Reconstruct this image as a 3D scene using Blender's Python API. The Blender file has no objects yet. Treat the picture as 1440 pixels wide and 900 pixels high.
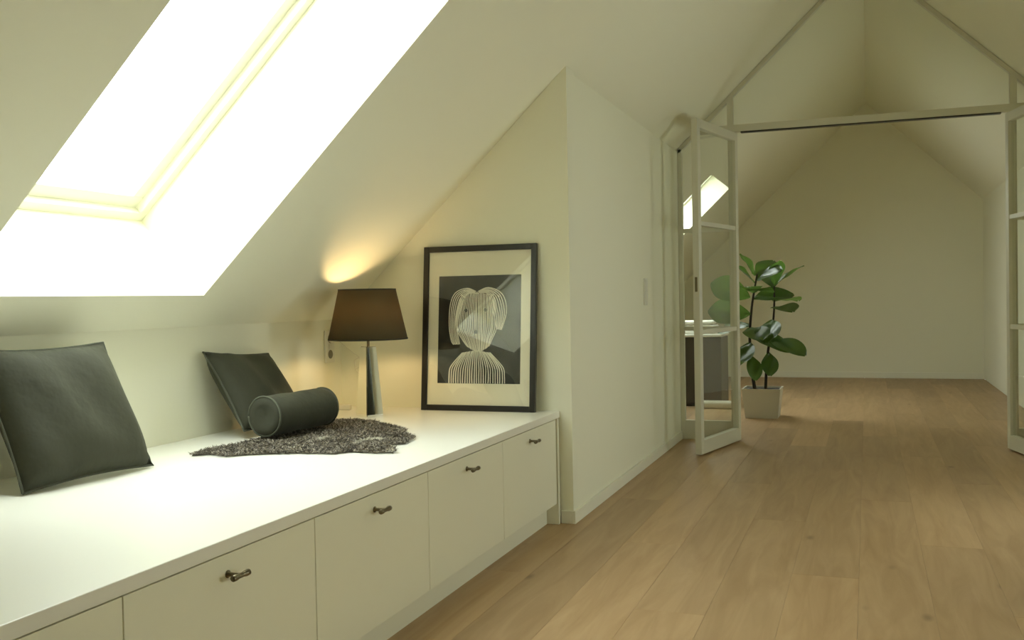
import bpy, bmesh, math, random
from mathutils import Matrix, Vector

random.seed(7)
scene = bpy.context.scene
COL = scene.collection

# ------------------------------------------------------------------ camera
EYE = 0.9872
cam_data = bpy.data.cameras.new('camera')
cam_data.sensor_fit = 'HORIZONTAL'
cam_data.sensor_width = 36.0
cam_data.lens = 1377.162 / 1440.0 * 36.0
cam_data.clip_start = 0.05
cam = bpy.data.objects.new('camera', cam_data)
COL.objects.link(cam)
CR = Vector((0.93997564, 0.34074325, -0.01843455))
CU = Vector((0.0099905, 0.02651943, 0.99959837))
CF = Vector((-0.34109528, 0.93978229, -0.02152343))
m = Matrix.Identity(4)
for i in range(3):
    m[i][0], m[i][1], m[i][2] = CR[i], CU[i], -CF[i]
m[0][3], m[1][3], m[2][3] = 0.0, 0.0, EYE
cam.matrix_world = m
scene.camera = cam

# ------------------------------------------------------------------ sky and exposure
world = bpy.data.worlds.new('overcast_sky')
scene.world = world
world.use_nodes = True
wn = world.node_tree
wn.nodes['Background'].inputs['Color'].default_value = (0.93, 1.0, 0.98, 1)
wn.nodes['Background'].inputs['Strength'].default_value = 12.0
vs = scene.view_settings
vs.view_transform = 'Standard'
vs.look = 'None'
vs.gamma = 1.0
vs.use_curve_mapping = False
vs.exposure = 0.0
scene.cycles.max_bounces = 14
scene.cycles.diffuse_bounces = 9
scene.cycles.transparent_max_bounces = 16
scene.cycles.use_denoising = True
scene.cycles.sample_clamp_indirect = 6.0

# ------------------------------------------------------------------ the place, in metres
XW = -1.2162          # face of the wall between alcove and glass partition
YE = 4.095            # end wall of the alcove
YP = 6.753            # glass partition
YF = 12.0             # far gable wall
YB = -3.0             # wall behind the camera
ADDED_CURTAIN_END = 4.060   # far edge of the added unseen curtain on the right wall
KX, KZ = -2.354, 0.905    # knee wall
TH = math.radians(43.7386)
ZC = 1.9947           # ceiling height above XW
ZT = 0.4935           # bench top
XB = -1.272           # bench front
SN, CS, TN = math.sin(TH), math.cos(TH), math.tan(TH)


def roof_z(x):
    return ZC + (x - XW) * TN


def rp(x, y, off=0.0):
    """point on the left roof slope (x on the inner face), pushed outwards by off"""
    return Vector((x - SN * off, y, roof_z(x) + CS * off))


# ------------------------------------------------------------------ materials
MATS = {}


def mat(name, color=(0.8, 0.8, 0.8), rough=0.5, metal=0.0, **kw):
    if name in MATS:
        return MATS[name]
    mt = bpy.data.materials.new(name)
    mt.use_nodes = True
    nt = mt.node_tree
    b = nt.nodes['Principled BSDF']
    b.inputs['Base Color'].default_value = (*color, 1)
    b.inputs['Roughness'].default_value = rough
    b.inputs['Metallic'].default_value = metal
    for k, v in kw.items():
        b.inputs[k].default_value = v
    MATS[name] = mt
    return mt


def nodes_of(mt):
    return mt.node_tree.nodes, mt.node_tree.links, mt.node_tree.nodes['Principled BSDF']


def grain(mt, scale, strength, dist=0.002, detail=4, coords='Object'):
    N, L, b = nodes_of(mt)
    tc = N.new('ShaderNodeTexCoord')
    nz = N.new('ShaderNodeTexNoise')
    nz.inputs['Scale'].default_value = scale
    nz.inputs['Detail'].default_value = detail
    bp = N.new('ShaderNodeBump')
    bp.inputs['Strength'].default_value = strength
    bp.inputs['Distance'].default_value = dist
    L.new(tc.outputs[coords], nz.inputs['Vector'])
    L.new(nz.outputs['Fac'], bp.inputs['Height'])
    L.new(bp.outputs['Normal'], b.inputs['Normal'])
    return nz


def mottled(mt, c1, c2, scale, detail=3, lo=0.35, hi=0.65):
    N, L, b = nodes_of(mt)
    tc = N.new('ShaderNodeTexCoord')
    nz = N.new('ShaderNodeTexNoise')
    nz.inputs['Scale'].default_value = scale
    nz.inputs['Detail'].default_value = detail
    cr = N.new('ShaderNodeValToRGB')
    cr.color_ramp.elements[0].position = lo
    cr.color_ramp.elements[1].position = hi
    cr.color_ramp.elements[0].color = (*c1, 1)
    cr.color_ramp.elements[1].color = (*c2, 1)
    L.new(tc.outputs['Object'], nz.inputs['Vector'])
    L.new(nz.outputs['Fac'], cr.inputs['Fac'])
    L.new(cr.outputs['Color'], b.inputs['Base Color'])


PAINT = mat('wall_paint', (0.82, 0.81, 0.655), 0.75)
grain(PAINT, 350, 0.08, 0.001)
CEILP = mat('ceiling_paint', (0.82, 0.81, 0.655), 0.85)
TRIMP = mat('trim_paint', (0.82, 0.81, 0.68), 0.45)
LACQ = mat('white_lacquer', (0.82, 0.81, 0.655), 0.38)
grain(LACQ, 220, 0.03, 0.001)
TOPL = mat('worktop_lacquer', (0.83, 0.82, 0.74), 0.3)
STEELP = mat('partition_paint', (0.64, 0.625, 0.50), 0.4)
DARKWALL = mat('dark_green_curtain_cloth', (0.022, 0.028, 0.017), 0.7)
BLACKW = mat('black_stained_wood', (0.014, 0.012, 0.009), 0.32)
grain(BLACKW, 60, 0.15, 0.001)
MATB = mat('cream_mat_board', (0.86, 0.83, 0.68), 0.8)
PRINTD = mat('dark_print_paper', (0.026, 0.027, 0.019), 0.6)
mottled(PRINTD, (0.008, 0.0085, 0.006), (0.015, 0.016, 0.011), 30)
PRINTL = mat('pale_print_line', (0.90, 0.88, 0.78), 0.6)
CHROME = mat('polished_silver', (0.95, 0.95, 0.89), 0.02, 1.0)
BRONZE = mat('dark_nickel', (0.20, 0.17, 0.11), 0.30, 1.0)
VELVET = mat('dark_green_velvet', (0.036, 0.037, 0.021), 0.85)
VELVET.node_tree.nodes['Principled BSDF'].inputs['Sheen Weight'].default_value = 0.10
VELVET.node_tree.nodes['Principled BSDF'].inputs['Sheen Tint'].default_value = (0.5, 0.5, 0.34, 1)
grain(VELVET, 14, 0.5, 0.012, 3)
PIPING = mat('green_piping', (0.07, 0.075, 0.05), 0.7)
SOCKET = mat('white_plastic', (0.76, 0.745, 0.64), 0.35)
HOLE = mat('grey_plastic', (0.22, 0.21, 0.17), 0.5)
CABLE = mat('clear_cable', (0.72, 0.69, 0.55), 0.3)
POTM = mat('white_planter', (0.62, 0.58, 0.47), 0.5)
SOIL = mat('potting_soil', (0.02, 0.014, 0.009), 0.95)
BARK = mat('plant_bark', (0.035, 0.025, 0.015), 0.85)
grain(BARK, 60, 0.4, 0.003)
DARKWOOD = mat('dark_brown_veneer', (0.040, 0.026, 0.012), 0.5)
WHITETOP = mat('white_top', (0.85, 0.84, 0.76), 0.35)
TOWEL = mat('white_towel', (0.86, 0.85, 0.78), 0.9)
CREAMC = mat('cream_fabric', (0.72, 0.69, 0.56), 0.9)
SKIN = mat('sheepskin_hide', (0.14, 0.125, 0.095), 0.9)


def make_glass(name, tint=(1, 1, 1), ior=1.5):
    mt = bpy.data.materials.new(name)
    mt.use_nodes = True
    nt = mt.node_tree
    nt.nodes.clear()
    out = nt.nodes.new('ShaderNodeOutputMaterial')
    mix = nt.nodes.new('ShaderNodeMixShader')
    tr = nt.nodes.new('ShaderNodeBsdfTransparent')
    tr.inputs['Color'].default_value = (*tint, 1)
    gl = nt.nodes.new('ShaderNodeBsdfGlossy')
    gl.inputs['Roughness'].default_value = 0.0
    fr = nt.nodes.new('ShaderNodeFresnel')
    fr.inputs['IOR'].default_value = ior
    ge = nt.nodes.new('ShaderNodeNewGeometry')
    inv = nt.nodes.new('ShaderNodeMath')
    inv.operation = 'SUBTRACT'
    inv.inputs[0].default_value = 1.0
    mul = nt.nodes.new('ShaderNodeMath')
    mul.operation = 'MULTIPLY'
    nt.links.new(ge.outputs['Backfacing'], inv.inputs[1])
    nt.links.new(fr.outputs['Fac'], mul.inputs[0])
    nt.links.new(inv.outputs[0], mul.inputs[1])
    nt.links.new(mul.outputs[0], mix.inputs['Fac'])
    nt.links.new(tr.outputs[0], mix.inputs[1])
    nt.links.new(gl.outputs[0], mix.inputs[2])
    nt.links.new(mix.outputs[0], out.inputs['Surface'])
    return mt


GLASS = make_glass('clear_glass', (0.97, 0.98, 0.96), 1.6)
SKYGLASS = make_glass('skylight_glass', (0.97, 0.98, 0.97), 1.45)
PICGLASS = make_glass('picture_glass', (0.99, 0.99, 0.98), 1.92)


def make_oak():
    mt = bpy.data.materials.new('oiled_oak')
    mt.use_nodes = True
    N, L, b = nodes_of(mt)
    tc = N.new('ShaderNodeTexCoord')
    oi = N.new('ShaderNodeObjectInfo')
    comb = N.new('ShaderNodeVectorMath')
    comb.operation = 'MULTIPLY_ADD'
    sc = N.new('ShaderNodeVectorMath')
    sc.operation = 'SCALE'
    sc.inputs[0].default_value = (37.0, 91.0, 13.0)
    L.new(oi.outputs['Random'], sc.inputs['Scale'])
    comb.inputs[1].default_value = (9.0, 0.9, 9.0)
    L.new(tc.outputs['Object'], comb.inputs[0])
    L.new(sc.outputs[0], comb.inputs[2])
    nz = N.new('ShaderNodeTexNoise')
    nz.inputs['Scale'].default_value = 1.6
    nz.inputs['Detail'].default_value = 7
    nz.inputs['Roughness'].default_value = 0.6
    nz.inputs['Distortion'].default_value = 0.9
    L.new(comb.outputs[0], nz.inputs['Vector'])
    cr = N.new('ShaderNodeValToRGB')
    e = cr.color_ramp.elements
    e[0].position, e[0].color = 0.30, (0.345, 0.215, 0.102, 1)
    e[1].position, e[1].color = 0.72, (0.470, 0.318, 0.170, 1)
    L.new(nz.outputs['Fac'], cr.inputs['Fac'])
    # knots
    k = N.new('ShaderNodeTexVoronoi')
    k.inputs['Scale'].default_value = 1.0
    ks = N.new('ShaderNodeVectorMath')
    ks.operation = 'MULTIPLY_ADD'
    ks.inputs[1].default_value = (4.5, 1.9, 1.0)
    L.new(tc.outputs['Object'], ks.inputs[0])
    L.new(sc.outputs[0], ks.inputs[2])
    L.new(ks.outputs[0], k.inputs['Vector'])
    kr = N.new('ShaderNodeValToRGB')
    kr.color_ramp.elements[0].position = 0.02
    kr.color_ramp.elements[0].color = (1, 1, 1, 1)
    kr.color_ramp.elements[1].position = 0.09
    kr.color_ramp.elements[1].color = (0, 0, 0, 1)
    L.new(k.outputs['Distance'], kr.inputs['Fac'])
    mx = N.new('ShaderNodeMix')
    mx.data_type = 'RGBA'
    mx.inputs[7].default_value = (0.13, 0.075, 0.035, 1)
    kf = N.new('ShaderNodeMath')
    kf.operation = 'MULTIPLY'
    kf.inputs[1].default_value = 0.6
    L.new(kr.outputs['Color'], kf.inputs[0])
    L.new(kf.outputs[0], mx.inputs[0])
    L.new(cr.outputs['Color'], mx.inputs[6])
    # tone per plank
    tone = N.new('ShaderNodeMapRange')
    tone.inputs['To Min'].default_value = 0.86
    tone.inputs['To Max'].default_value = 1.12
    L.new(oi.outputs['Random'], tone.inputs['Value'])
    hv = N.new('ShaderNodeHueSaturation')
    L.new(tone.outputs[0], hv.inputs['Value'])
    L.new(mx.outputs[2], hv.inputs['Color'])
    L.new(hv.outputs['Color'], b.inputs['Base Color'])
    b.inputs['Roughness'].default_value = 0.42
    bp = N.new('ShaderNodeBump')
    bp.inputs['Strength'].default_value = 0.12
    bp.inputs['Distance'].default_value = 0.002
    L.new(nz.outputs['Fac'], bp.inputs['Height'])
    L.new(bp.outputs['Normal'], b.inputs['Normal'])
    return mt


OAK = make_oak()


def make_shade_mat():
    mt = bpy.data.materials.new('olive_lampshade_fabric')
    mt.use_nodes = True
    N, L, b = nodes_of(mt)
    b.inputs['Base Color'].default_value = (0.074, 0.067, 0.034, 1)
    b.inputs['Roughness'].default_value = 0.9
    tl = N.new('ShaderNodeBsdfTranslucent')
    tl.inputs['Color'].default_value = (0.32, 0.22, 0.085, 1)
    mix = N.new('ShaderNodeMixShader')
    mix.inputs['Fac'].default_value = 0.27
    out = N['Material Output']
    L.new(b.outputs[0], mix.inputs[1])
    L.new(tl.outputs[0], mix.inputs[2])
    L.new(mix.outputs[0], out.inputs['Surface'])
    return mt


SHADE = make_shade_mat()


def make_fur_mat():
    mt = bpy.data.materials.new('grey_curly_fur')
    mt.use_nodes = True
    N, L, b = nodes_of(mt)
    ge = N.new('ShaderNodeNewGeometry')
    cr = N.new('ShaderNodeValToRGB')
    e = cr.color_ramp.elements
    e[0].position, e[0].color = 0.0, (0.025, 0.019, 0.012, 1)
    e[1].position, e[1].color = 1.0, (0.40, 0.36, 0.28, 1)
    e2 = e.new(0.55)
    e2.color = (0.12, 0.098, 0.068, 1)
    L.new(ge.outputs['Random Per Island'], cr.inputs['Fac'])
    tc = N.new('ShaderNodeTexCoord')
    nz = N.new('ShaderNodeTexNoise')
    nz.inputs['Scale'].default_value = 7.0
    nz.inputs['Detail'].default_value = 3
    L.new(tc.outputs['Object'], nz.inputs['Vector'])
    rr = N.new('ShaderNodeValToRGB')
    rr.color_ramp.elements[0].position = 0.62
    rr.color_ramp.elements[1].position = 0.70
    L.new(nz.outputs['Fac'], rr.inputs['Fac'])
    mx = N.new('ShaderNodeMix')
    mx.data_type = 'RGBA'
    mx.inputs[7].default_value = (0.58, 0.55, 0.43, 1)
    L.new(rr.outputs['Color'], mx.inputs[0])
    L.new(cr.outputs['Color'], mx.inputs[6])
    L.new(mx.outputs[2], b.inputs['Base Color'])
    b.inputs['Roughness'].default_value = 0.6
    return mt


FUR = make_fur_mat()


def make_leaf_mat():
    mt = bpy.data.materials.new('glossy_green_leaf')
    mt.use_nodes = True
    N, L, b = nodes_of(mt)
    b.inputs['Base Color'].default_value = (0.055, 0.10, 0.022, 1)
    b.inputs['Roughness'].default_value = 0.35
    tl = N.new('ShaderNodeBsdfTranslucent')
    tl.inputs['Color'].default_value = (0.16, 0.30, 0.05, 1)
    mix = N.new('ShaderNodeMixShader')
    mix.inputs['Fac'].default_value = 0.35
    L.new(b.outputs[0], mix.inputs[1])
    L.new(tl.outputs[0], mix.inputs[2])
    L.new(mix.outputs[0], N['Material Output'].inputs['Surface'])
    return mt


LEAF = make_leaf_mat()


# ------------------------------------------------------------------ mesh helpers
def link(name, me, material, parent=None):
    o = bpy.data.objects.new(name, me)
    COL.objects.link(o)
    if material is not None and len(me.materials) == 0:
        me.materials.append(material)
    if parent is not None:
        o.parent = parent
    return o


def finish(bm, name, smooth=False):
    me = bpy.data.meshes.new(name)
    bmesh.ops.recalc_face_normals(bm, faces=bm.faces)
    bm.to_mesh(me)
    bm.free()
    if smooth:
        me.polygons.foreach_set('use_smooth', [True] * len(me.polygons))
    return me


def add_box(bm, x0, x1, y0, y1, z0, z1, mtx=None):
    vs_ = [bm.verts.new(Vector((x, y, z)) if mtx is None else mtx @ Vector((x, y, z)))
           for z in (z0, z1) for y in (y0, y1) for x in (x0, x1)]
    for f in ((0, 2, 3, 1), (4, 5, 7, 6), (0, 1, 5, 4), (2, 6, 7, 3), (0, 4, 6, 2), (1, 3, 7, 5)):
        bm.faces.new([vs_[i] for i in f])
    return vs_


def box(name, x0, x1, y0, y1, z0, z1, material, parent=None, bevel=0.0, mtx=None, seg=2):
    bm = bmesh.new()
    add_box(bm, x0, x1, y0, y1, z0, z1, mtx)
    if bevel:
        bmesh.ops.bevel(bm, geom=bm.edges[:], offset=bevel, segments=seg, affect='EDGES', profile=0.5)
    return link(name, finish(bm, name), material, parent)


def prism(name, poly, axis, a0, a1, material, parent=None, bevel=0.0):
    """poly = 2D outline; axis 'y' extrudes (x,z) outlines along y, 'x' extrudes (y,z)"""
    bm = bmesh.new()
    def P(p, a):
        return (p[0], a, p[1]) if axis == 'y' else ((a, p[0], p[1]) if axis == 'x' else (p[0], p[1], a))
    A = [bm.verts.new(P(p, a0)) for p in poly]
    B = [bm.verts.new(P(p, a1)) for p in poly]
    bm.faces.new(A)
    bm.faces.new(B[::-1])
    n = len(poly)
    for i in range(n):
        bm.faces.new((A[i], B[i], B[(i + 1) % n], A[(i + 1) % n]))
    if bevel:
        bmesh.ops.bevel(bm, geom=bm.edges[:], offset=bevel, segments=2, affect='EDGES')
    return link(name, finish(bm, name), material, parent)


def lathe(name, prof, material, parent=None, n=48, close=True, mtx=None):
    bm = bmesh.new()
    rings = []
    for r, z in prof:
        ring = []
        for i in range(n):
            a = 2 * math.pi * i / n
            v = Vector((r * math.cos(a), r * math.sin(a), z))
            ring.append(bm.verts.new(mtx @ v if mtx else v))
        rings.append(ring)
    for a, b in zip(rings, rings[1:]):
        for i in range(n):
            bm.faces.new((a[i], a[(i + 1) % n], b[(i + 1) % n], b[i]))
    if close:
        bm.faces.new(rings[0])
        bm.faces.new(rings[-1][::-1])
    return link(name, finish(bm, name, True), material, parent)


def tube_into(bm, pts, r, n=8, r_end=None):
    pts = [Vector(p) for p in pts]
    rings = []
    k = len(pts)
    up = Vector((0.3, 0.2, 0.93)).normalized()
    for i, p in enumerate(pts):
        t = (pts[min(i + 1, k - 1)] - pts[max(i - 1, 0)]).normalized()
        a = t.cross(up)
        if a.length < 0.05:
            a = t.cross(Vector((1, 0, 0)))
        a.normalize()
        b = t.cross(a)
        rr = r if r_end is None else r + (r_end - r) * i / (k - 1)
        rings.append([bm.verts.new(p + a * rr * math.cos(2 * math.pi * j / n) + b * rr * math.sin(2 * math.pi * j / n)) for j in range(n)])
    for a, b in zip(rings, rings[1:]):
        for j in range(n):
            bm.faces.new((a[j], a[(j + 1) % n], b[(j + 1) % n], b[j]))
    bm.faces.new(rings[0])
    bm.faces.new(rings[-1][::-1])


def tube(name, pts, r, material, parent=None, n=8, r_end=None):
    bm = bmesh.new()
    tube_into(bm, pts, r, n, r_end)
    return link(name, finish(bm, name, True), material, parent)


def smooth_pts(pts, sub=6):
    pts = [Vector(p) for p in pts]
    out = []
    for i in range(len(pts) - 1):
        p0, p1, p2, p3 = pts[max(i - 1, 0)], pts[i], pts[i + 1], pts[min(i + 2, len(pts) - 1)]
        for s in range(sub):
            t = s / sub
            out.append(0.5 * ((2 * p1) + (p2 - p0) * t + (2 * p0 - 5 * p1 + 4 * p2 - p3) * t * t + (3 * p1 - p0 - 3 * p2 + p3) * t ** 3))
    out.append(pts[-1])
    return out


def empty(name, loc=(0, 0, 0), rz=0.0):
    o = bpy.data.objects.new(name, None)
    COL.objects.link(o)
    o.location = loc
    o.rotation_euler = (0, 0, rz)
    o.empty_display_size = 0.1
    return o


def tag(o, label, cat=None, group=None, kind=None):
    o['label'] = label
    if cat:
        o['category'] = cat
    if group:
        o['group'] = group
    if kind:
        o['kind'] = kind
    return o


def struct(o, label):
    return tag(o, label, kind='structure')


def quads(name, faces, material, parent=None):
    bm = bmesh.new()
    for f in faces:
        bm.faces.new([bm.verts.new(Vector(p)) for p in f])
    bmesh.ops.remove_doubles(bm, verts=bm.verts, dist=1e-5)
    return link(name, finish(bm, name), material, parent)


# ------------------------------------------------------------------ floor of oak planks
floor = struct(empty('floor', (0, 0, 0)), 'wide pale oak plank floor running towards the glass doors')
PW, PL, PT = 0.222, 2.2, 0.014
plank_mesh = {}


def plank(x0, x1, y0, y1):
    w, l = round(x1 - x0, 4), round(y1 - y0, 4)
    key = (w, l)
    if key not in plank_mesh:
        bm = bmesh.new()
        g = 0.0002
        add_box(bm, g, w - g, g, l - g, -PT, 0)
        top = [e for e in bm.edges if all(abs(v.co.z) < 1e-6 for v in e.verts)]
        bmesh.ops.bevel(bm, geom=top, offset=0.0004, segments=1, affect='EDGES')
        me = finish(bm, 'plank')
        me.materials.append(OAK)
        plank_mesh[key] = me
    o = bpy.data.objects.new('plank', plank_mesh[key])
    COL.objects.link(o)
    o.parent = floor
    o.location = (x0, y0, 0)


rows = []
x = XW - 4 * PW + 0.07
ri = 0
while x < 1.216:
    x1 = min(x + PW, 1.216)
    y = YB + (-((ri * 0.83) % PL))
    while y < YF:
        a, b = max(y, YB), min(y + PL, YF)
        wide = (b > YP - 0.3)
        if b - a > 0.02 and (x1 > -1.42 or a > YP - 0.01 or wide):
            plank(x, x1, a, b)
        y += PL
    x = x1
    ri += 1
# rough slab under the planks (also below bench and far room)
sub = box('subfloor', KX - 0.1, 1.3, YB - 0.1, YF + 0.1, -0.12, -PT - 0.001, mat('screed', (0.4, 0.33, 0.23), 0.9), floor)

# ------------------------------------------------------------------ walls
struct(prism('wall_left', [(KX, 0), (KX, KZ + 0.01), (KX - 0.02, KZ + 0.01), (KX - 0.10, KZ), (KX - 0.10, 0)], 'y', YB, YE, PAINT), 'low knee wall behind the window bench')
struct(prism('wall_end', [(KX - 0.1, 0), (XW, 0), (XW, ZC), (KX, KZ), (KX - 0.1, KZ - 0.09)], 'y', YE, YE + 0.12, PAINT),
       'cream end wall of the alcove under the sloping ceiling, behind the framed print')
struct(box('wall_middle', XW - 0.12, XW, YE + 0.1201, YP, 0, ZC - 0.115 * TN, PAINT), 'cream wall running from the alcove to the glass partition')
box('wall_face', XW - 0.02, XW, YE + 0.1201, YP, ZC - 0.115 * TN, ZC - 0.02 * TN, PAINT, bpy.data.objects['wall_middle'])
WR = (4.16, 4.72, 0.45, 1.40)       # windows in the right wall: y0, y1, z0, z1
WR2 = (7.40, 7.95, 1.00, 1.50)  # out of view, added to brighten the room beyond the glass
WR0 = (1.25, 1.80, 0.60, 1.20)  # out of view, added as fill light on the bench fronts
bm = bmesh.new()
for (a, b, c, d) in ((YB, WR0[0], 0, ZC + 0.005), (WR0[0], WR0[1], 0, WR0[2]), (WR0[0], WR0[1], WR0[3], ZC + 0.005), (WR0[1], WR[0], 0, ZC + 0.005), (WR[1], WR2[0], 0, ZC + 0.005), (WR2[1], YF, 0, ZC + 0.005), (WR[0], WR[1], 0, WR[2]), (WR[0], WR[1], WR[3], ZC + 0.005),
                     (WR2[0], WR2[1], 0, WR2[2]), (WR2[0], WR2[1], WR2[3], ZC + 0.005)):
    add_box(bm, 1.2162, 1.45, a, b, c, d)
struct(link('wall_right', finish(bm, 'wall_right'), PAINT), 'plain cream wall along the right side')
RIDGE = ZC - XW * TN
struct(prism('wall_back', [(KX - 0.1, 0), (1.3, 0), (1.3, ZC + 0.03), (0, RIDGE + 0.05), (KX - 0.1, KZ)], 'y', YB - 0.1, YB, PAINT),
       'cream gable wall behind the viewer')
struct(prism('wall_far', [(KX - 0.1, 0), (1.3, 0), (1.3, ZC + 0.03), (0, RIDGE + 0.05), (KX - 0.1, KZ)], 'y', YF, YF + 0.1, PAINT),
       'cream gable wall at the far end of the room beyond the glass')
struct(prism('wall_knee_far', [(KX, 0), (KX, KZ + 0.01), (KX - 0.02, KZ + 0.01), (KX - 0.10, KZ), (KX - 0.10, 0)], 'y', YP, YF, PAINT), 'low knee wall of the room beyond the glass')
struct(box('wall_partition_side', KX, XW - 0.12, YP - 0.1, YP, 0, KZ, PAINT), 'short cream wall beside the glass partition, seen from beyond')
prism('wall_upper', [(KX, KZ), (XW - 0.12, KZ), (XW - 0.12, roof_z(XW - 0.12))], 'y', YP - 0.1, YP, PAINT, bpy.data.objects['wall_partition_side'])

# ceiling: two slopes, the left one with two roof-window openings
W1 = (-2.235, -1.05, 1.90, 2.925, 0.385)     # x0, x1, y0, y1, reveal depth
W2 = (-2.05, -1.215, 8.30, 9.45, 0.20)
faces = []


def slope(y0, y1, x0=KX, x1=0.0):
    faces.append([rp(x0, y0), rp(x1, y0), rp(x1, y1), rp(x0, y1)])


ys = [YB]
for w in (W1, W2):
    slope(ys[-1], w[2])
    slope(w[2], w[3], KX, w[0])
    slope(w[2], w[3], w[1], 0.0)
    d = w[4]
    faces.append([rp(w[0], w[2]), rp(w[1], w[2]), rp(w[1], w[2], d), rp(w[0], w[2], d)])
    faces.append([rp(w[0], w[3]), rp(w[1], w[3]), rp(w[1], w[3], d), rp(w[0], w[3], d)])
    faces.append([rp(w[0], w[2]), rp(w[0], w[3]), rp(w[0], w[3], d), rp(w[0], w[2], d)])
    faces.append([rp(w[1], w[2]), rp(w[1], w[3]), rp(w[1], w[3], d), rp(w[1], w[2], d)])
    ys.append(w[3])
slope(ys[-1], YF)
faces.append([(0, YB, RIDGE), (0, YF, RIDGE), (1.5, YF, RIDGE - 1.5 * TN), (1.5, YB, RIDGE - 1.5 * TN)])
struct(quads('ceiling', faces, CEILP), 'cream sloping attic ceiling with a deep window recess')


def roof_window(name, w, label):
    x0, x1, y0, y1, d = w
    root = struct(empty(name, rp((x0 + x1) / 2, (y0 + y1) / 2, d)), label)
    inv = Matrix.Translation(-Vector(root.location))
    # local frame: u up the slope, y, n outwards
    M = Matrix(((CS, 0, -SN, 0), (0, 1, 0, 0), (SN, 0, CS, 0), (0, 0, 0, 1)))
    ul = (x1 - x0) / CS / 2
    yl = (y1 - y0) / 2

    def ring(nm, ya, yb, o, i, n0, n1, material):
        for (a0, a1, b0, b1) in ((-ul + o, -ul + i, ya + o, yb - o), (ul - i, ul - o, ya + o, yb - o),
                                 (-ul + i, ul - i, ya + o, ya + i), (-ul + i, ul - i, yb - i, yb - o)):
            box(nm, a0, a1, b0, b1, n0, n1, material, root, 0.003, M)
    ring('frame', -yl, yl, -0.012, 0.035, 0.0, 0.075, TRIMP)
    for (c0, c1) in ((-yl, yl),):
        ring('sash', c0, c1, 0.028, 0.085, 0.030, 0.095, TRIMP)
        box('pane', -ul + 0.08, ul - 0.08, c0 + 0.08, c1 - 0.08, 0.058, 0.070, SKYGLASS, root, 0, M)
    # daylight portal in the opening guides sky light; it adds no light of its own
    ld = bpy.data.lights.new('sky_portal', 'AREA')
    ld.shape = 'RECTANGLE'
    ld.size, ld.size_y = 2 * ul, 2 * yl
    ld.cycles.is_portal = True
    lo = bpy.data.objects.new('sky_portal', ld)
    COL.objects.link(lo)
    nrm = Vector((-SN, 0, CS))
    mw = Matrix(((CS, 0, -SN), (0, 1, 0), (SN, 0, CS))).to_4x4()
    mw.translation = Vector(root.location) + nrm * 0.12
    lo.matrix_world = mw
    return root


roof_window('window_1', W1, 'white roof window set in a deep recess above the bench')
roof_window('window_2', W2, 'roof window in the slope of the room beyond the glass partition')

def wall_window(name, w, label):
    r = struct(empty(name, (1.36, (w[0] + w[1]) / 2, w[2])), label)
    hw, hz = (w[1] - w[0]) / 2, w[3] - w[2]
    for (a, b, c, d) in ((-hw, hw, 0, 0.05), (-hw, hw, hz - 0.05, hz), (-hw, -hw + 0.05, 0.05, hz - 0.05), (hw - 0.05, hw, 0.05, hz - 0.05)):
        box('frame', -0.03, 0.03, a, b, c, d, TRIMP, r, 0.003)
    box('pane', -0.004, 0.004, -hw + 0.05, hw - 0.05, 0.05, hz - 0.05, SKYGLASS, r)
    ld = bpy.data.lights.new('sky_portal', 'AREA')
    ld.shape = 'RECTANGLE'
    ld.size, ld.size_y = 2 * hw, hz
    ld.cycles.is_portal = True
    lo = bpy.data.objects.new('sky_portal', ld)
    COL.objects.link(lo)
    mw = Matrix(((0, 0, 1), (1, 0, 0), (0, 1, 0))).to_4x4()
    mw.translation = Vector((1.44, (w[0] + w[1]) / 2, w[2] + hz / 2))
    lo.matrix_world = mw


wall_window('window_3', WR, 'white casement window in the right wall beside the added dark curtain')
wall_window('fill_window_near', WR0, 'unseen white casement window added in the right wall as fill for the bench fronts')
wall_window('fill_window_far', WR2, 'unseen white casement window added to brighten the room beyond the glass')

# baseboards
BBH = 0.056
struct(box('baseboard_middle', XW, XW + 0.012, YE - 0.0119, YP - 0.03, 0, BBH, TRIMP, bevel=0.002), 'low painted baseboard along the wall to the glass partition')
struct(box('baseboard_end', XB + 0.002, XW, YE - 0.012, YE, 0, BBH, TRIMP, bevel=0.002), 'short baseboard between bench and wall corner')
struct(box('baseboard_right', 1.2042, 1.2162, YB, YP - 0.03, 0, BBH, TRIMP, bevel=0.002), 'low painted baseboard along the right wall')
struct(box('baseboard_far', KX, 1.2162, YF - 0.012, YF, 0, 0.07, TRIMP, bevel=0.002), 'baseboard of the far gable wall')

# ------------------------------------------------------------------ window bench: cabinet units, worktop, plinth
UNIT = 0.6563
Y_END = 4.040
ordinals = ['cabinet unit beside the wall corner, last in the row, below the framed print',
            'cabinet unit second from the wall corner, with a T-bar knob',
            'cabinet unit third from the wall corner, with a T-bar knob, near the fur throw',
            'cabinet unit fourth from the wall corner, left of the three farthest',
            'cabinet unit fifth from the wall corner, second from the viewer',
            'cabinet unit sixth from the wall corner, nearest the viewer']
CBZ0, CBZ1 = 0.095, ZT - 0.030


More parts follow.
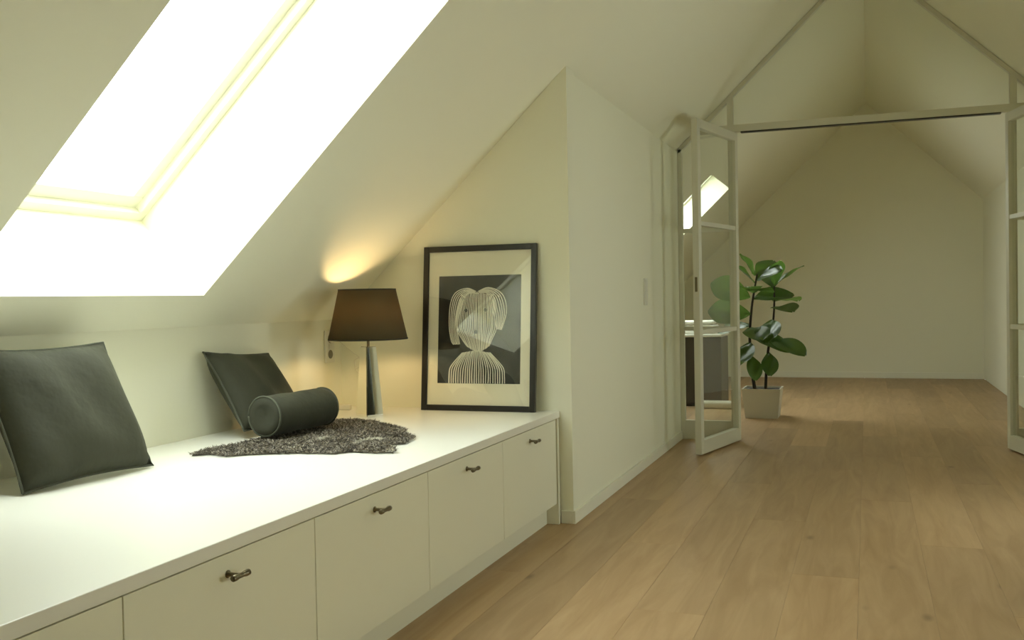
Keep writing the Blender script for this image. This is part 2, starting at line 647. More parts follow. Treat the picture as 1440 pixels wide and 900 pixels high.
def cabinet():
    r = empty('bench_cabinet', (XB, 0, 0))
    box('body', -0.60, -0.0225, 0.001, UNIT - 0.001, CBZ0, CBZ1 - 0.001, LACQ, r)
    d = box('door', -0.021, -0.002, 0.0016, UNIT - 0.0016, CBZ0, CBZ1 - 0.003, LACQ, r, 0.0012)
    h = UNIT / 2 - 0.02
    z = 0.418
    bm = bmesh.new()
    M = Matrix.Translation((-0.002, h, z)) @ Matrix.Rotation(math.pi / 2, 4, 'Y')
    prof = [(0.0085, -0.001), (0.0085, 0.002), (0.0048, 0.004), (0.0042, 0.014), (0.0048, 0.026), (0.0055, 0.030)]
    n = 16
    rings = [[bm.verts.new(M @ Vector((r_ * math.cos(2 * math.pi * i / n), r_ * math.sin(2 * math.pi * i / n), zz))) for i in range(n)] for r_, zz in prof]
    for a, b in zip(rings, rings[1:]):
        for i in range(n):
            bm.faces.new((a[i], a[(i + 1) % n], b[(i + 1) % n], b[i]))
    bm.faces.new(rings[0]); bm.faces.new(rings[-1][::-1])
    # cross bar along the cabinet front, waisted in the middle
    tube_prof = [(-0.030, 0.004), (-0.0275, 0.0068), (-0.018, 0.0072), (-0.008, 0.0055), (0.008, 0.0055), (0.018, 0.0072), (0.0275, 0.0068), (0.030, 0.004)]
    rr = [[bm.verts.new(Vector((0.031 + r_ * math.cos(2 * math.pi * i / n), h + yy, z + r_ * math.sin(2 * math.pi * i / n)))) for i in range(n)] for yy, r_ in tube_prof]
    for a, b in zip(rr, rr[1:]):
        for i in range(n):
            bm.faces.new((a[i], a[(i + 1) % n], b[(i + 1) % n], b[i]))
    bm.faces.new(rr[0]); bm.faces.new(rr[-1][::-1])
    k = link('handle', finish(bm, 'handle', True), BRONZE, d)
    k['label'] = 'dark nickel T-bar knob'
    return r


def copy_tree(o, parent=None):
    c = o.copy()
    COL.objects.link(c)
    c.parent = parent
    for ch in list(o.children):
        copy_tree(ch, c)
    return c


proto = cabinet()
for i in range(6):
    o = proto if i == 0 else copy_tree(proto)
    o.location = (XB, Y_END - (i + 1) * UNIT, 0)
    tag(o, 'white ' + ordinals[i], 'cabinet', 'white bench cabinets in a row')
Y_B0 = Y_END - 6 * UNIT
tag(box('worktop', KX, XB, Y_B0 - 0.02, YE, ZT - 0.030, ZT, TOPL, bevel=0.002), 'long white lacquered bench top along the knee wall', 'worktop')
ep = box('end_panel', XB - 0.60, XB, Y_END + 0.018, Y_END + 0.038, 0, CBZ1 - 0.001, LACQ, bevel=0.001)
tag(ep, 'narrow white end panel closing the bench at the wall corner', 'panel')
tag(box('end_panel', XB - 0.60, XB, Y_B0 - 0.02, Y_B0 - 0.001, 0, CBZ1 - 0.001, LACQ, bevel=0.001), 'white end panel closing the near end of the bench', 'panel')
struct(box('baseboard_bench', -1.3464, -1.3264, Y_B0, Y_END + 0.017, 0, CBZ0 - 0.001, LACQ), 'recessed white toe kick under the bench cabinets')

# ------------------------------------------------------------------ framed print leaning on the end wall
FW, FH, FT, FB = 0.5426, 0.740, 0.022, 0.026
lean = math.asin(0.068 / FH)
pic = empty('framed_print', (-1.8992, YE - 0.0545 - FT - 0.002, ZT))
pic.rotation_euler = (-lean, 0, 0)
pic.location.y = YE - 0.068 - FT / math.cos(lean) - 0.001
pic.location.z = ZT + 0.0002 + FT * 0.0
# local: x right, y into the wall, z up
for (x0, x1, z0, z1) in ((0, FB, 0, FH), (FW - FB, FW, 0, FH), (FB, FW - FB, 0, FB), (FB, FW - FB, FH - FB, FH)):
    box('frame_bar', x0, x1, 0, FT, z0, z1, BLACKW, pic, 0.002)
box('backing', FB - 0.006, FW - FB + 0.006, 0.014, 0.019, FB - 0.006, FH - FB + 0.006, mat('grey_board', (0.3, 0.28, 0.22), 0.9), pic)
PX0, PX1, PZ0, PZ1 = 0.0745, 0.470, 0.122, 0.605
mt_ = bmesh.new()
for (x0, x1, z0, z1) in ((FB - 0.004, PX0, FB - 0.004, FH - FB + 0.004), (PX1, FW - FB + 0.004, FB - 0.004, FH - FB + 0.004), (PX0, PX1, FB - 0.004, PZ0), (PX0, PX1, PZ1, FH - FB + 0.004)):
    add_box(mt_, x0, x1, 0.010, 0.0135, z0, z1)
link('mat_board', finish(mt_, 'mat_board'), MATB, pic)
pr = box('print', PX0 - 0.004, PX1 + 0.004, 0.0120, 0.0130, PZ0 - 0.004, PZ1 + 0.004, PRINTD, pic)
pr['label'] = 'dark print of a pale striped figure'


def pu(u, v):
    """print coords: u right, v down, in the crop's own pixels (52..660, 30..838)"""
    return Vector((PX0 + (u - 52) / 608.0 * (PX1 - PX0), 0.0117, PZ1 - (v - 30) / 808.0 * (PZ1 - PZ0)))


def strip(bm, pts, w):
    n = len(pts)
    L_, R_ = [], []
    for i, p in enumerate(pts):
        t = pts[min(i + 1, n - 1)] - pts[max(i - 1, 0)]
        t.normalize()
        s = Vector((t.z, 0, -t.x)) * (w / 2)
        L_.append(bm.verts.new(p + s))
        R_.append(bm.verts.new(p - s))
    for i in range(n - 1):
        bm.faces.new((L_[i], L_[i + 1], R_[i + 1], R_[i]))


fig = bmesh.new()
rnd = random.Random(3)


def lerp(a, b, t):
    return a + (b - a) * t


def curve_uv(pts, jit=1.2):
    sp = smooth_pts([Vector((p[0] + rnd.uniform(-jit, jit), p[1] + rnd.uniform(-jit, jit), 0)) for p in pts], 5)
    return [pu(p.x, p.y) for p in sp]


LWID = 0.0043
# left hair lobe: lines fan out from the parting and hang down on the left
for i in range(7):
    t = i / 6
    pts = [(lerp(330, 300, t), lerp(150, 165, t)), (lerp(262, 268, t), lerp(124, 170, t)), (lerp(175, 235, t), lerp(160, 215, t)),
           (lerp(140, 215, t), lerp(250, 290, t)), (lerp(134, 200, t), lerp(400, 380, t)), (lerp(148, 200, t), lerp(510, 470, t)), (lerp(168, 214, t), lerp(548, 545, t))]
    strip(fig, curve_uv(pts), LWID * 0.9)
# right hair lobe
for i in range(7):
    t = i / 6
    pts = [(lerp(345, 370, t), lerp(150, 160, t)), (lerp(420, 410, t), lerp(122, 165, t)), (lerp(510, 440, t), lerp(160, 215, t)),
           (lerp(548, 452, t), lerp(235, 290, t)), (lerp(552, 470, t), lerp(330, 350, t)), (lerp(520, 485, t), lerp(440, 435, t))]
    strip(fig, curve_uv(pts), LWID * 0.9)
# face: hanging lines narrowing to the chin
for i in range(23):
    t = i / 22
    x0, x1 = lerp(225, 455, t), lerp(268, 432, t)
    top = 172 - 20 * math.exp(-((t - 0.5) / 0.2) ** 2)
    bot = lerp(560, 600, math.sin(math.pi * t))
    xm = lerp(186, 484, t)
    pts = [(x0, top), (lerp(x0, xm, 0.8), 300), (xm, 420), (lerp(xm, x1, 0.6), 510), (x1, bot)]
    strip(fig, curve_uv(pts, 1.6), LWID * rnd.uniform(0.8, 1.15))
# body
for i in range(25):
    t = i / 24
    x0, x1 = lerp(235, 440, t), lerp(138, 548, t)
    e_ = abs(2 * t - 1)
    top = 590 + 18 * e_
    pts = [(x0, top), (lerp(x0, x1, 0.55), 650 + 20 * e_), (lerp(x0, x1, 0.93), 725), (x1, 790), (x1, 836)]
    strip(fig, curve_uv(pts, 1.4), LWID * rnd.uniform(0.85, 1.2))
# short crossing strokes at the crown
for i in range(7):
    strip(fig, curve_uv([(235 + 9 * i, 140 + 3 * i), (285 + 6 * i, 150 + 2 * i), (330 + 3 * i, 165)]), LWID * 0.7)
    strip(fig, curve_uv([(350 + 9 * i, 160), (400 + 9 * i, 140 + 2 * i), (450 + 9 * i, 145 + 8 * i)]), LWID * 0.7)
fl = link('figure_lines', finish(fig, 'figure_lines'), PRINTL, pr)
fl['label'] = 'pale hand-drawn lines forming the figure'
for (u, v, rr_) in ((258, 292, 13), (402, 290, 13), (335, 453, 15)):
    bm = bmesh.new()
    c = bm.verts.new(pu(u, v) + Vector((0, -0.0004, 0)))
    ring = [bm.verts.new(pu(u + rr_ * math.cos(2 * math.pi * i / 20), v + rr_ * math.sin(2 * math.pi * i / 20)) + Vector((0, -0.0004, 0))) for i in range(20)]
    for i in range(20):
        bm.faces.new((c, ring[i], ring[(i + 1) % 20]))
    link('dot', finish(bm, 'dot'), PRINTD, pr)
box('pane', FB - 0.004, FW - FB + 0.004, 0.0060, 0.0080, FB - 0.004, FH - FB + 0.004, PICGLASS, pic)
tag(pic, 'large black-framed print of a striped pale figure leaning on the end wall', 'picture')

# ------------------------------------------------------------------ table lamp
LX, LY = -2.023, 3.752
BASE_TURN = -27.9       # one face looks towards the right-hand window
lamp = empty('table_lamp', (LX, LY, ZT))
bm = bmesh.new()
add_box(bm, -1, 1, -1, 1, 0, 1)
for v in bm.verts:
    h_ = 0.0435 if v.co.z < 0.5 else 0.0250
    v.co = Vector((v.co.x * h_, v.co.y * h_, 0.302 * v.co.z))
bmesh.ops.rotate(bm, verts=bm.verts, cent=(0, 0, 0), matrix=Matrix.Rotation(math.radians(BASE_TURN), 3, 'Z'))
bmesh.ops.bevel(bm, geom=bm.edges[:], offset=0.003, segments=3, affect='EDGES')
link('base', finish(bm, 'base'), CHROME, lamp)
lathe('neck', [(0.0, 0.300), (0.006, 0.300), (0.006, 0.322), (0.004, 0.324), (0.004, 0.345), (0.014, 0.348), (0.016, 0.390), (0.0, 0.392)], BRONZE, lamp, 20, False)
sz0, sz1, sr0, sr1 = 0.333, 0.545, 0.170, 0.123
shade = lathe('lamp_shade', [(sr0, sz0), (sr1, sz1)], SHADE, lamp, 72, False)
so = shade.modifiers.new('thickness', 'SOLIDIFY')
so.thickness = 0.0016
so.offset = -1
for (zz, r_) in ((sz0, sr0), (sz1, sr1)):
    lathe('shade_rim', [(r_ - 0.0022, zz - 0.003), (r_ + 0.0010, zz - 0.003), (r_ + 0.0010, zz + 0.003), (r_ - 0.0022, zz + 0.003), (r_ - 0.0022, zz - 0.003)], mat('olive_bias_tape', (0.040, 0.034, 0.018), 0.8), shade, 72, False)
bm = bmesh.new()
for a in range(3):
    ang = a * 2 * math.pi / 3 + 0.4
    tube_into(bm, [(0.015 * math.cos(ang), 0.015 * math.sin(ang), 0.350), (0.165 * math.cos(ang), 0.165 * math.sin(ang), 0.338)], 0.0012, 6)
link('shade_carrier', finish(bm, 'shade_carrier'), BRONZE, lamp)
BULB = bpy.data.materials.new('warm_bulb_glass')
BULB.use_nodes = True
bb = BULB.node_tree.nodes['Principled BSDF']
bb.inputs['Base Color'].default_value = (0.9, 0.8, 0.6, 1)
bb.inputs['Emission Color'].default_value = (1.0, 0.68, 0.32, 1)
bb.inputs['Emission Strength'].default_value = 115.0
lathe('bulb', [(0.0, 0.392), (0.012, 0.393), (0.014, 0.402), (0.022, 0.415), (0.028, 0.432), (0.028, 0.444), (0.022, 0.460), (0.010, 0.468), (0.0, 0.470)], BULB, lamp, 24, False)
tag(lamp, 'lit table lamp with dark olive shade and tapered chrome base', 'lamp')

# lamp cable from socket, hanging behind the lamp
cab = tube('lamp_cable', smooth_pts([(KX + 0.035, 3.985, 0.822), (KX + 0.055, 4.00, 0.80), (-2.27, 4.045, 0.755), (-2.245, 4.07, 0.728), (-2.268, 4.07, 0.712), (-2.262, 4.068, 0.670),
                               (-2.225, 4.06, 0.632), (-2.20, 4.05, 0.58), (-2.21, 4.02, 0.515), (-2.16, 3.96, 0.4975), (-2.08, 3.87, 0.4975), (-2.023, 3.815, 0.4975)], 6), 0.0022, CABLE)
tag(cab, 'thin clear cable hanging between wall socket and lamp', 'cable')
tag(tube('cable_loop', smooth_pts([(-2.262, 4.064, 0.668), (-2.235, 4.06, 0.682), (-2.218, 4.058, 0.668), (-2.205, 4.056, 0.63), (-2.185, 4.056, 0.585)], 6), 0.0018, CABLE),
    'slack loop of clear cable behind the lamp base', 'cable')

# wall socket on the knee wall
sk = empty('wall_socket', (KX, 3.982, 0.782))
box('plate', 0.0, 0.009, -0.041, 0.041, -0.075, 0.075, SOCKET, sk, 0.003)
for dz in (0.036, -0.036):
    bm = bmesh.new()
    M = Matrix.Translation((0.0092, 0, dz)) @ Matrix.Rotation(math.pi / 2, 4, 'Y')
    bmesh.ops.create_cone(bm, cap_ends=True, segments=28, radius1=0.020, radius2=0.020, depth=0.002, matrix=M)
    link('socket_face', finish(bm, 'socket_face'), HOLE, sk)
box('switch_rocker', 0.009, 0.012, -0.014, 0.014, -0.012, 0.012, SOCKET, sk, 0.002)
tag(sk, 'white double wall socket on the knee wall beside the lamp', 'socket')
pl = lathe('power_plug', [(0.0, 0.0), (0.017, 0.0), (0.018, 0.004), (0.017, 0.018), (0.010, 0.026), (0.0, 0.027)], SOCKET, None, 24, False,
           Matrix.Translation((KX + 0.0104, 3.982, 0.818)) @ Matrix.Rotation(math.pi / 2, 4, 'Y'))
tag(pl, 'white plug pushed into the upper socket', 'plug')
tp = box('cable_adapter', -0.030, 0.030, -0.017, 0.017, 0.0, 0.024, SOCKET, None, 0.005)
tp.location = (-2.255, 3.945, ZT + 0.0003)
tp.rotation_euler = (0, 0, 0.3)
tag(tp, 'small white cable adapter lying on the bench behind the bolster', 'adapter')

# light switch on the middle wall
sw = empty('light_switch', (XW, 5.63, 1.015))
box('plate', 0.0, 0.008, -0.041, 0.041, -0.078, 0.078, SOCKET, sw, 0.003)
for dz in (0.036, -0.036):
    box('rocker', 0.008, 0.0115, -0.030, 0.030, dz - 0.031, dz + 0.031, SOCKET, sw, 0.002)
tag(sw, 'flat white double light switch on the wall beside the glass doors', 'switch')

# ------------------------------------------------------------------ cushions
def bolster(name, p0, p1, r, label):
    p0, p1 = Vector(p0), Vector(p1)
    L_ = (p1 - p0).length
    q = (p1 - p0).to_track_quat('Z', 'Y').to_matrix().to_4x4()
    M = Matrix.Translation(p0) @ q
    prof = [(0.0, 0.012), (r * 0.55, 0.004), (r * 0.88, 0.0), (r * 0.985, 0.010), (r, 0.03)]
    nseg = 14
    for i in range(1, nseg):
        t = i / nseg
        prof.append((r * (1.0 + 0.012 * math.sin(9 * t) - 0.01 * math.sin(17 * t)), 0.03 + (L_ - 0.06) * t))
    prof += [(r, L_ - 0.03), (r * 0.985, L_ - 0.010), (r * 0.88, L_), (r * 0.55, L_ - 0.004), (0.0, L_ - 0.012)]
    root = empty(name, p0 - Vector((0, 0, r)))
    root_inv = Matrix.Translation(-Vector(root.location))
    body = lathe('cover', prof, VELVET, root, 56, False, root_inv @ M)
    for z in (0.006, L_ - 0.006):
        bm = bmesh.new()
        pts = [root_inv @ M @ Vector((r * 0.985 * math.cos(a * math.pi / 24), r * 0.985 * math.sin(a * math.pi / 24), z)) for a in range(49)]
        tube_into(bm, pts, 0.0042, 6)
        link('piping', finish(bm, 'piping', True), PIPING, root)
    return tag(root, label, 'cushion')


bolster('bolster_cushion', (-2.02, 2.96, ZT + 0.0915), (-1.987, 3.315, ZT + 0.0915), 0.072, 'dark green velvet bolster lying on the fur throw beside the lamp')


def pillow(name, w, h, t, loc, rot, label, material=VELVET):
    bm = bmesh.new()
    n = 18
    vt = {}
    for s in (1, -1):
        for i in range(n + 1):
            for j in range(n + 1):
                u, v = i / n * 2 - 1, j / n * 2 - 1
                if s == -1 and (i in (0, n) or j in (0, n)):
                    vt[(s, i, j)] = vt[(1, i, j)]
                    continue
                k = max(0.0, (1 - u ** 4)) ** 0.6 * max(0.0, (1 - v ** 4)) ** 0.6
                cx = 1 - 0.06 * (1 - abs(v) ** 2) * abs(u) ** 3
                cy = 1 - 0.06 * (1 - abs(u) ** 2) * abs(v) ** 3
                puck = 0.006 * math.sin(7 * u + 3 * v) * k
                vt[(s, i, j)] = bm.verts.new((u * w / 2 * cx, s * (t / 2 * k) + puck, v * h / 2 * cy))
    for s in (1, -1):
        for i in range(n):
            for j in range(n):
                bm.faces.new((vt[(s, i, j)], vt[(s, i + 1, j)], vt[(s, i + 1, j + 1)], vt[(s, i, j + 1)]))
    root = empty(name, loc)
    root.rotation_euler = rot
    link('cover', finish(bm, 'cover', True), material, root)
    edge = []
    for i in range(n):
        edge.append(vt)
    bm = bmesh.new()
    loop = []
    def bp_(u, v):
        cx = 1 - 0.06 * (1 - abs(v) ** 2) * abs(u) ** 3
        cy = 1 - 0.06 * (1 - abs(u) ** 2) * abs(v) ** 3
        return Vector((u * w / 2 * cx, 0, v * h / 2 * cy))
    for i in range(16):
        loop.append(bp_(-1 + i / 8, -1))
    for i in range(16):
        loop.append(bp_(1, -1 + i / 8))
    for i in range(16):
        loop.append(bp_(1 - i / 8, 1))
    for i in range(17):
        loop.append(bp_(-1, 1 - i / 8))
    tube_into(bm, loop, 0.004, 6)
    link('piping', finish(bm, 'piping', True), PIPING, root)
    return tag(root, label, 'cushion')


pillow('square_cushion', 0.42, 0.34, 0.11, (-2.225, 3.22, ZT + 0.160), (math.radians(-33), math.radians(4), math.radians(90)), 'dark green velvet square cushion leaning on the knee wall behind the bolster')
pillow('square_cushion', 0.46, 0.42, 0.14, (-2.165, 2.20, ZT + 0.194), (math.radians(-27), 0, math.radians(86)), 'dark green velvet cushion leaning on the knee wall under the roof window')
pillow('square_cushion', 0.44, 0.42, 0.14, (-2.165, 1.35, ZT + 0.194), (math.radians(-27), 0, math.radians(94)), 'cognac brown cushion leaning on the knee wall at the near bench end',
       mat('cognac_leather', (0.36, 0.15, 0.04), 0.5))

# ------------------------------------------------------------------ sheepskin on the bench
OUT = [(-1.836, 2.716), (-1.756, 2.75), (-1.623, 2.766), (-1.595, 2.818), (-1.495, 2.811), (-1.438, 2.839), (-1.482, 2.923), (-1.54, 2.958), (-1.527, 2.97),
       (-1.491, 3.037), (-1.526, 3.173), (-1.606, 3.25), (-1.646, 3.343), (-1.717, 3.413), (-1.811, 3.482), (-1.904, 3.556), (-1.996, 3.585), (-2.055, 3.58),
       (-2.075, 3.45), (-2.07, 3.30), (-2.08, 3.10), (-2.07, 2.86), (-2.10, 2.72), (-2.08, 2.62), (-2.03, 2.66), (-1.95, 2.63), (-1.90, 2.68)]


def inside(px, py):
    c = False
    n = len(OUT)
    for i in range(n):
        (xa, ya), (xb, yb) = OUT[i], OUT[(i + 1) % n]
        if (ya > py) != (yb > py) and px < (xb - xa) * (py - ya) / (yb - ya) + xa:
            c = not c
    return c


sheep = empty('sheepskin_throw', (-1.85, 3.1, ZT))
ox, oy = -1.85, 3.1
prism('hide', [(px - ox, py - oy) for px, py in [(lerp(a, -1.9, 0.03), lerp(b, 3.1, 0.03)) for a, b in OUT]], 'z', 0.0005, 0.006, SKIN, sheep)
V, F = [], []
fr = random.Random(11)
cnt = 0
while cnt < 26000:
    px, py = fr.uniform(-2.28, -1.43), fr.uniform(2.6, 3.62)
    if not inside(px, py):
        continue
    cnt += 1
    ang = 2.6 * math.sin(px * 61 + 3.1 * math.sin(py * 37)) + 2.4 * math.cos(py * 57 + 2.3 * math.sin(px * 41)) + fr.uniform(-0.7, 0.7)
    L_ = fr.uniform(0.010, 0.024)
    flat = fr.uniform(0.45, 0.95)
    w = fr.uniform(0.0012, 0.0026)
    dx, dy = math.cos(ang), math.sin(ang)
    sx, sy = -dy * w, dx * w
    curl = fr.uniform(-1.6, 1.6)
    b0 = len(V)
    z0 = 0.006
    p = [px - ox, py - oy, z0]
    segs = 3
    for s in range(segs + 1):
        t = s / segs
        a2 = ang + curl * t * 2
        if s:
            p = [p[0] + math.cos(a2) * L_ / segs * flat, p[1] + math.sin(a2) * L_ / segs * flat,
                 max(0.004, p[2] + L_ / segs * (1 - flat * t * 1.3) * 0.8)]
        ww = 1 - 0.75 * t
        V.append((p[0] - sx * ww, p[1] - sy * ww, p[2]))
        V.append((p[0] + sx * ww, p[1] + sy * ww, p[2]))
    for s in range(segs):
        i0 = b0 + 2 * s
        F.append((i0, i0 + 1, i0 + 3, i0 + 2))
fm = bpy.data.meshes.new('fur')
fm.from_pydata(V, [], F)
fo = link('fur', fm, FUR, sheep)
fo['kind'] = 'stuff'
tag(sheep, 'curly grey-brown sheepskin throw spread on the white bench top', 'sheepskin')

# ------------------------------------------------------------------ glass partition
part = empty('glass_partition', (XW, YP, 0))
PY0, PY1 = -0.022, 0.022          # local y
HX = -0.838 - XW                  # hinge side of the fixed light, local x
TZ0, TZ1 = 2.083, 2.130           # transom
W_ = 1.2162 * 2


def mir(x0, x1, s):
    return (x0, x1) if s > 0 else (W_ - x1, W_ - x0)


def pbox(nm, x0, x1, z0, z1, s=1, y0=PY0, y1=PY1, material=STEELP, bev=0.0015):
    a, b = mir(x0, x1, s)
    return box(nm, a, b, y0, y1, z0, z1, material, part, bev)


def rzl(x):       # roof height at local x
    xa = x + XW
    return RIDGE - abs(xa) * TN


for s in (1, -1):
    pbox('post', 0.0005, 0.030, 0.0, ZC - 0.004, s)
    pbox('post', HX - 0.035, HX - 0.001, 0.0, TZ0, s)
    pbox('bottom_rail', 0.030, HX - 0.035, 0.0, 0.130, s)
    for zz in (0.761, 1.431):
        pbox('glazing_bar', 0.030, HX - 0.035, zz - 0.015, zz + 0.015, s, -0.016, 0.016)
    # mullion above the transom
    mx0, mx1 = HX - 0.038, HX + 0.002
    a, b = mir(mx0, mx1, s)
    poly = [(a, TZ1), (b, TZ1), (b, rzl(b) - 0.038), (a, rzl(a) - 0.038)]
    prism('mullion', poly, 'y', PY0, PY1, STEELP, part)
    # slope frame along the roof
    x0, x1 = 0.004, W_ / 2
    q = [(x0, rzl(x0) - 0.003), (x1, rzl(x1) - 0.003), (x1, rzl(x1) - 0.040), (x0, rzl(x0) - 0.040)]
    if s < 0:
        q = [(W_ - u, v) for u, v in q]
    prism('slope_frame', q, 'y', PY0, PY1, STEELP, part)
    # panes of the fixed light
    xa, xb = 0.030, HX - 0.035
    for (z0, z1) in ((0.130, 0.746), (0.776, 1.416)):
        pbox('pane', xa, xb, z0, z1, s, -0.003, 0.003, GLASS, 0)
    q = [(xa, 1.446), (xb, 1.446), (xb, TZ0), (0.12, TZ0), (xa, rzl(xa) - 0.04)]
    if s < 0:
        q = [(W_ - u, v) for u, v in q]
    prism('pane', q, 'y', -0.003, 0.003, GLASS, part)
    # small triangle over the transom
    q = [(0.17, TZ1), (mx0, TZ1), (mx0, rzl(mx0) - 0.04)]
    if s < 0:
        q = [(W_ - u, v) for u, v in q]
    prism('pane', q, 'y', -0.003, 0.003, GLASS, part)
box('transom_shadow_strip', HX + 0.05, W_ - HX - 0.05, PY0, PY1, TZ0 - 0.008, TZ0, BLACKW, part)  # black strip put in for the shadow line below the transom
box('transom', 0.115, W_ - 0.115, PY0, PY1, TZ0, TZ1, STEELP, part, 0.0015)
prism('pane', [(HX + 0.002, TZ1), (W_ - HX - 0.002, TZ1), (W_ - HX - 0.002, rzl(HX + 0.002) - 0.04), (W_ / 2, rzl(W_ / 2) - 0.04), (HX + 0.002, rzl(HX + 0.002) - 0.04)], 'y', -0.003, 0.003, GLASS, part)
tag(part, 'painted glazed partition following the roof slope at the end of the wall', 'partition')


def leaf_door(name, hx, angle, mirror, label):
    """leaf hinged at hx, local x runs from hinge to free edge, local y is thickness"""
    r = empty(name, (hx, YP - 0.034, 0.010))
    r.rotation_euler = (0, 0, angle)
    LW, LH, T = 0.715, 2.058, 0.040
    sgn = -1 if mirror else 1
    y0, y1 = (-T, 0) if not mirror else (0, T)
    SW = 0.048
    box('stile', 0.0, SW, y0, y1, 0, LH, STEELP, r, 0.002)
    st = box('stile', LW - SW, LW, y0, y1, 0, LH, STEELP, r, 0.002)
    for (z0, z1) in ((0, 0.085), (LH - 0.055, LH)):
        box('rail', SW, LW - SW, y0, y1, z0, z1, STEELP, r, 0.002)
    for zz in (0.752, 1.421):
        box('glazing_bar', SW, LW - SW, y0 + 0.004, y1 - 0.004, zz - 0.014, zz + 0.014, STEELP, r, 0.002)
    ym = (y0 + y1) / 2
    for (z0, z1) in ((0.085, 0.738), (0.766, 1.407), (1.435, LH - 0.055)):
        box('pane', SW, LW - SW, ym - 0.003, ym + 0.003, z0, z1, GLASS, r)
    lk = box('lock_plate', LW, LW + 0.0015, ym - 0.008, ym + 0.008, 1.00, 1.09, BRONZE, st)
    for zz in (0.25, 1.03, 1.82):
        bm = bmesh.new()
        bmesh.ops.create_cone(bm, cap_ends=True, segments=14, radius1=0.008, radius2=0.008, depth=0.09, matrix=Matrix.Translation((-0.005, y1 + 0.004 if not mirror else y0 - 0.004, zz)))
        link('hinge', finish(bm, 'hinge', True), STEELP, r)
    return struct(r, label)


leaf_door('door_1', -0.845, math.atan2(6.022 - 6.715, -1.0 + 0.845), True, 'glazed door leaf with two glazing bars standing open towards the viewer')
leaf_door('door_2', 0.845, math.atan2(6.022 - 6.715, 1.0 - 0.845), False, 'glazed right-hand door leaf standing open')

# ------------------------------------------------------------------ room beyond the glass
cb = empty('low_cabinet', (-1.50, 8.74, 0))
box('carcass', -0.45, 0.285, 0.004, 0.45, 0.0, 0.615, DARKWOOD, cb, 0.004)
box('door', -0.448, -0.085, -0.014, 0.003, 0.03, 0.610, DARKWOOD, cb, 0.002)
box('door', -0.081, 0.283, -0.014, 0.003, 0.03, 0.610, DARKWOOD, cb, 0.002)
box('top', -0.46, 0.295, -0.018, 0.46, 0.616, 0.643, WHITETOP, cb, 0.008)
tag(cb, 'dark brown low cabinet with white top behind the glass partition', 'cabinet')
for i, (dx, z, w) in enumerate(((-0.02, 0.6435, 0.40), (0.0, 0.6835, 0.38), (-0.01, 0.7225, 0.36))):
    t = box('folded_towel', -w / 2, w / 2, -0.12, 0.12, 0, 0.038, TOWEL, None, 0.016, seg=3)
    t.location = (-1.46 + dx, 8.90, z)
    t.rotation_euler = (0, 0, 0.03 * (i - 1))
    tag(t, ('bottom', 'middle', 'topmost')[i] + ' folded white towel of the stack on the dark cabinet', 'towel', 'white towels on the cabinet')
fc = box('floor_cushion', -0.145, 0.145, 0, 0.15, 0.0, 0.062, CREAMC, None, 0.02, seg=3)
fc.location = (-1.235, 8.56, 0)
tag(fc, 'flat cream floor cushion in front of the dark cabinet beyond the glass', 'cushion')

# fiddle-leaf fig in a white planter
PXc, PYc = -0.80, 8.10
fig_ = empty('fiddle_leaf_fig', (PXc, PYc, 0))
bm = bmesh.new()
w0, w1, hh = 0.125, 0.150, 0.235
A = [(-w0, -w0), (w0, -w0), (w0, w0), (-w0, w0)]
low = [bm.verts.new((a, b, 0)) for a, b in A]
top = [bm.verts.new((a * w1 / w0, b * w1 / w0, hh)) for a, b in A]
tin = [bm.verts.new((a * (w1 - 0.012) / w0, b * (w1 - 0.012) / w0, hh)) for a, b in A]
lin = [bm.verts.new((a * (w1 - 0.02) / w0, b * (w1 - 0.02) / w0, hh - 0.05)) for a, b in A]
bm.faces.new(low[::-1])
for X_, Y_ in ((low, top), (top, tin), (tin, lin)):
    for i in range(4):
        bm.faces.new((X_[i], X_[(i + 1) % 4], Y_[(i + 1) % 4], Y_[i]))
link('planter', finish(bm, 'planter'), POTM, fig_)
box('soil', -0.128, 0.128, -0.128, 0.128, hh - 0.05, hh - 0.012, SOIL, fig_, 0.004)
trunk_pts = smooth_pts([(-0.06, 0, hh - 0.03), (-0.09, 0.01, 0.45), (-0.095, 0.0, 0.68), (-0.07, -0.02, 0.92), (-0.03, -0.01, 1.15)], 5)
tr_ = tube('trunk', trunk_pts, 0.015, BARK, fig_, 10, 0.007)
tube('trunk', smooth_pts([(0.02, 0.02, hh - 0.03), (0.04, 0.02, 0.5), (0.09, 0.03, 0.8), (0.10, 0.02, 1.05)], 5), 0.013, BARK, fig_, 10, 0.006)


def leaf_mesh(L_, W2):
    bm = bmesh.new()
    n, k = 12, 4
    grid = []
    for i in range(n + 1):
        t = i / n
        # obovate: narrow at the stalk, widest at two thirds
        wd = W2 * (math.sin(math.pi * min(1, t ** 0.95)) ** 0.6) * (0.45 + 0.75 * t) * (1 - 0.25 * t ** 6)
        if i == 0:
            wd = 0.004
        if i == n:
            wd = 0.012
        row = []
        for j in range(-k, k + 1):
            s = j / k
            row.append(bm.verts.new((t * L_, s * wd, -0.10 * L_ * t * t + 0.16 * abs(s) * wd * 1.4 + 0.006 * math.sin(9 * t + 4 * s))))
        grid.append(row)
    for i in range(n):
        for j in range(2 * k):
            bm.faces.new((grid[i][j], grid[i + 1][j], grid[i + 1][j + 1], grid[i][j + 1]))
    me = finish(bm, 'leaf', True)
    me.materials.append(LEAF)
    return me


LM = [leaf_mesh(0.34, 0.125), leaf_mesh(0.28, 0.105), leaf_mesh(0.22, 0.08)]
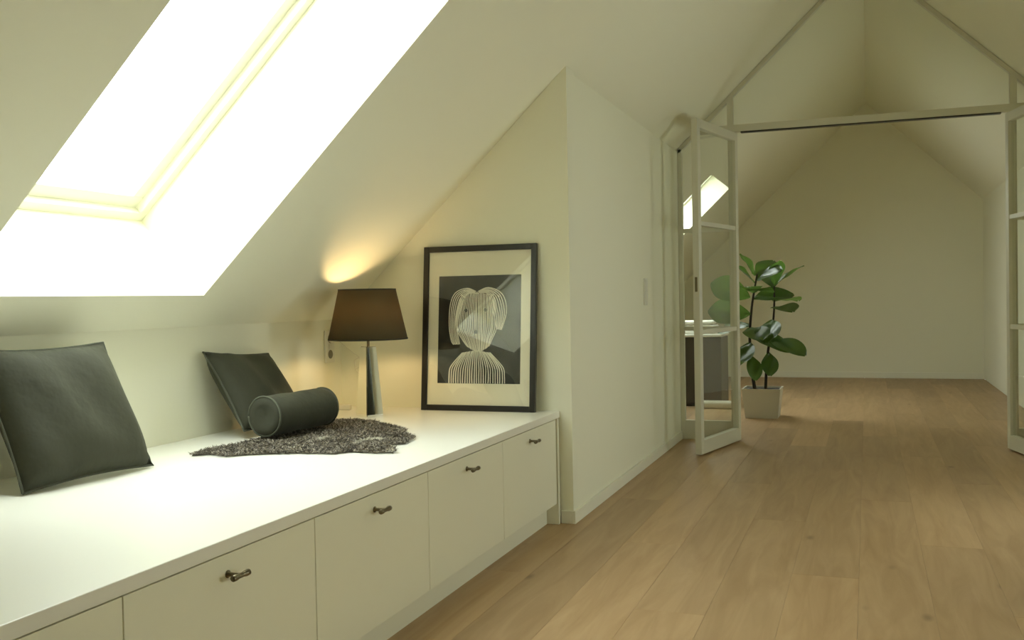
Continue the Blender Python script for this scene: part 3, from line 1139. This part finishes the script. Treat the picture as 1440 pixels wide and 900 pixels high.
# (base x,y,z local, heading deg, pitch deg, roll deg, mesh)
LEAVES = [(-0.085, -0.03, 0.965, 180, 22, -75, 0), (-0.085, -0.03, 0.83, 184, 6, -72, 0), (-0.09, 0.0, 0.74, 172, -8, -30, 1),
          (-0.03, -0.01, 1.12, 60, 35, 20, 1), (-0.04, -0.01, 1.10, 320, 20, 40, 1), (-0.05, 0, 1.08, 215, 45, -30, 2), (-0.06, -0.02, 1.0, 270, 15, 0, 1),
          (-0.07, -0.02, 0.95, 20, 10, 30, 0), (-0.09, -0.01, 0.72, 290, -10, 10, 0), (-0.09, 0, 0.66, 350, -18, 25, 0), (-0.09, 0.0, 0.60, 255, -30, 0, 1),
          (-0.095, 0.0, 0.55, 210, -45, -10, 2), (0.08, 0.03, 0.78, 265, -25, 10, 0), (0.09, 0.03, 0.88, 300, 0, 10, 0), (0.10, 0.02, 1.0, 230, 10, 0, 1),
          (0.10, 0.02, 1.05, 10, 40, 0, 1), (0.10, 0.02, 1.04, 120, 30, 0, 0), (0.06, 0.03, 0.62, 330, -15, 20, 0), (0.05, 0.02, 0.52, 280, -50, 0, 2),
          (0.09, 0.02, 0.93, 60, 5, 0, 0), (-0.05, 0, 1.14, 160, 60, 0, 2), (-0.09, 0.0, 0.50, 300, -60, 0, 2), (0.10, 0.02, 1.06, 300, 65, 0, 2)]
for (bx_, by_, bz_, hd, pt, rl, k) in LEAVES:
    o = bpy.data.objects.new('leaf', LM[k])
    COL.objects.link(o)
    o.parent = fig_
    R = Matrix.Rotation(math.radians(hd), 4, 'Z') @ Matrix.Rotation(math.radians(-pt), 4, 'Y') @ Matrix.Rotation(math.radians(rl), 4, 'X')
    o.matrix_local = Matrix.Translation((bx_, by_, bz_)) @ R
tag(fig_, 'fiddle-leaf fig with large green leaves in a square white planter', 'plant')

# unseen dark curtain, added so the lamp base reflects a dark stripe
cu = empty('curtain', (1.165, 2.9, 0.02))
bm = bmesh.new()
nn, CL = 120, ADDED_CURTAIN_END - 2.9
cols = []
for i in range(nn + 1):
    y_ = CL * i / nn
    x_ = 0.025 * math.sin(i / nn * 2 * math.pi * 9)
    cols.append((bm.verts.new((x_, y_, 0)), bm.verts.new((x_ * 0.8, y_, 1.80))))
for a, b in zip(cols, cols[1:]):
    bm.faces.new((a[0], b[0], b[1], a[1]))
co = link('cloth', finish(bm, 'cloth', True), DARKWALL, cu)
sm = co.modifiers.new('thickness', 'SOLIDIFY')
sm.thickness = 0.002
tube('added_curtain_rod', [(0, -0.05, 1.815), (0, CL + 0.75, 1.815)], 0.009, BLACKW, cu)
tag(cu, 'unseen dark green curtain added on the right wall for the dark lamp-base reflection', 'curtain')
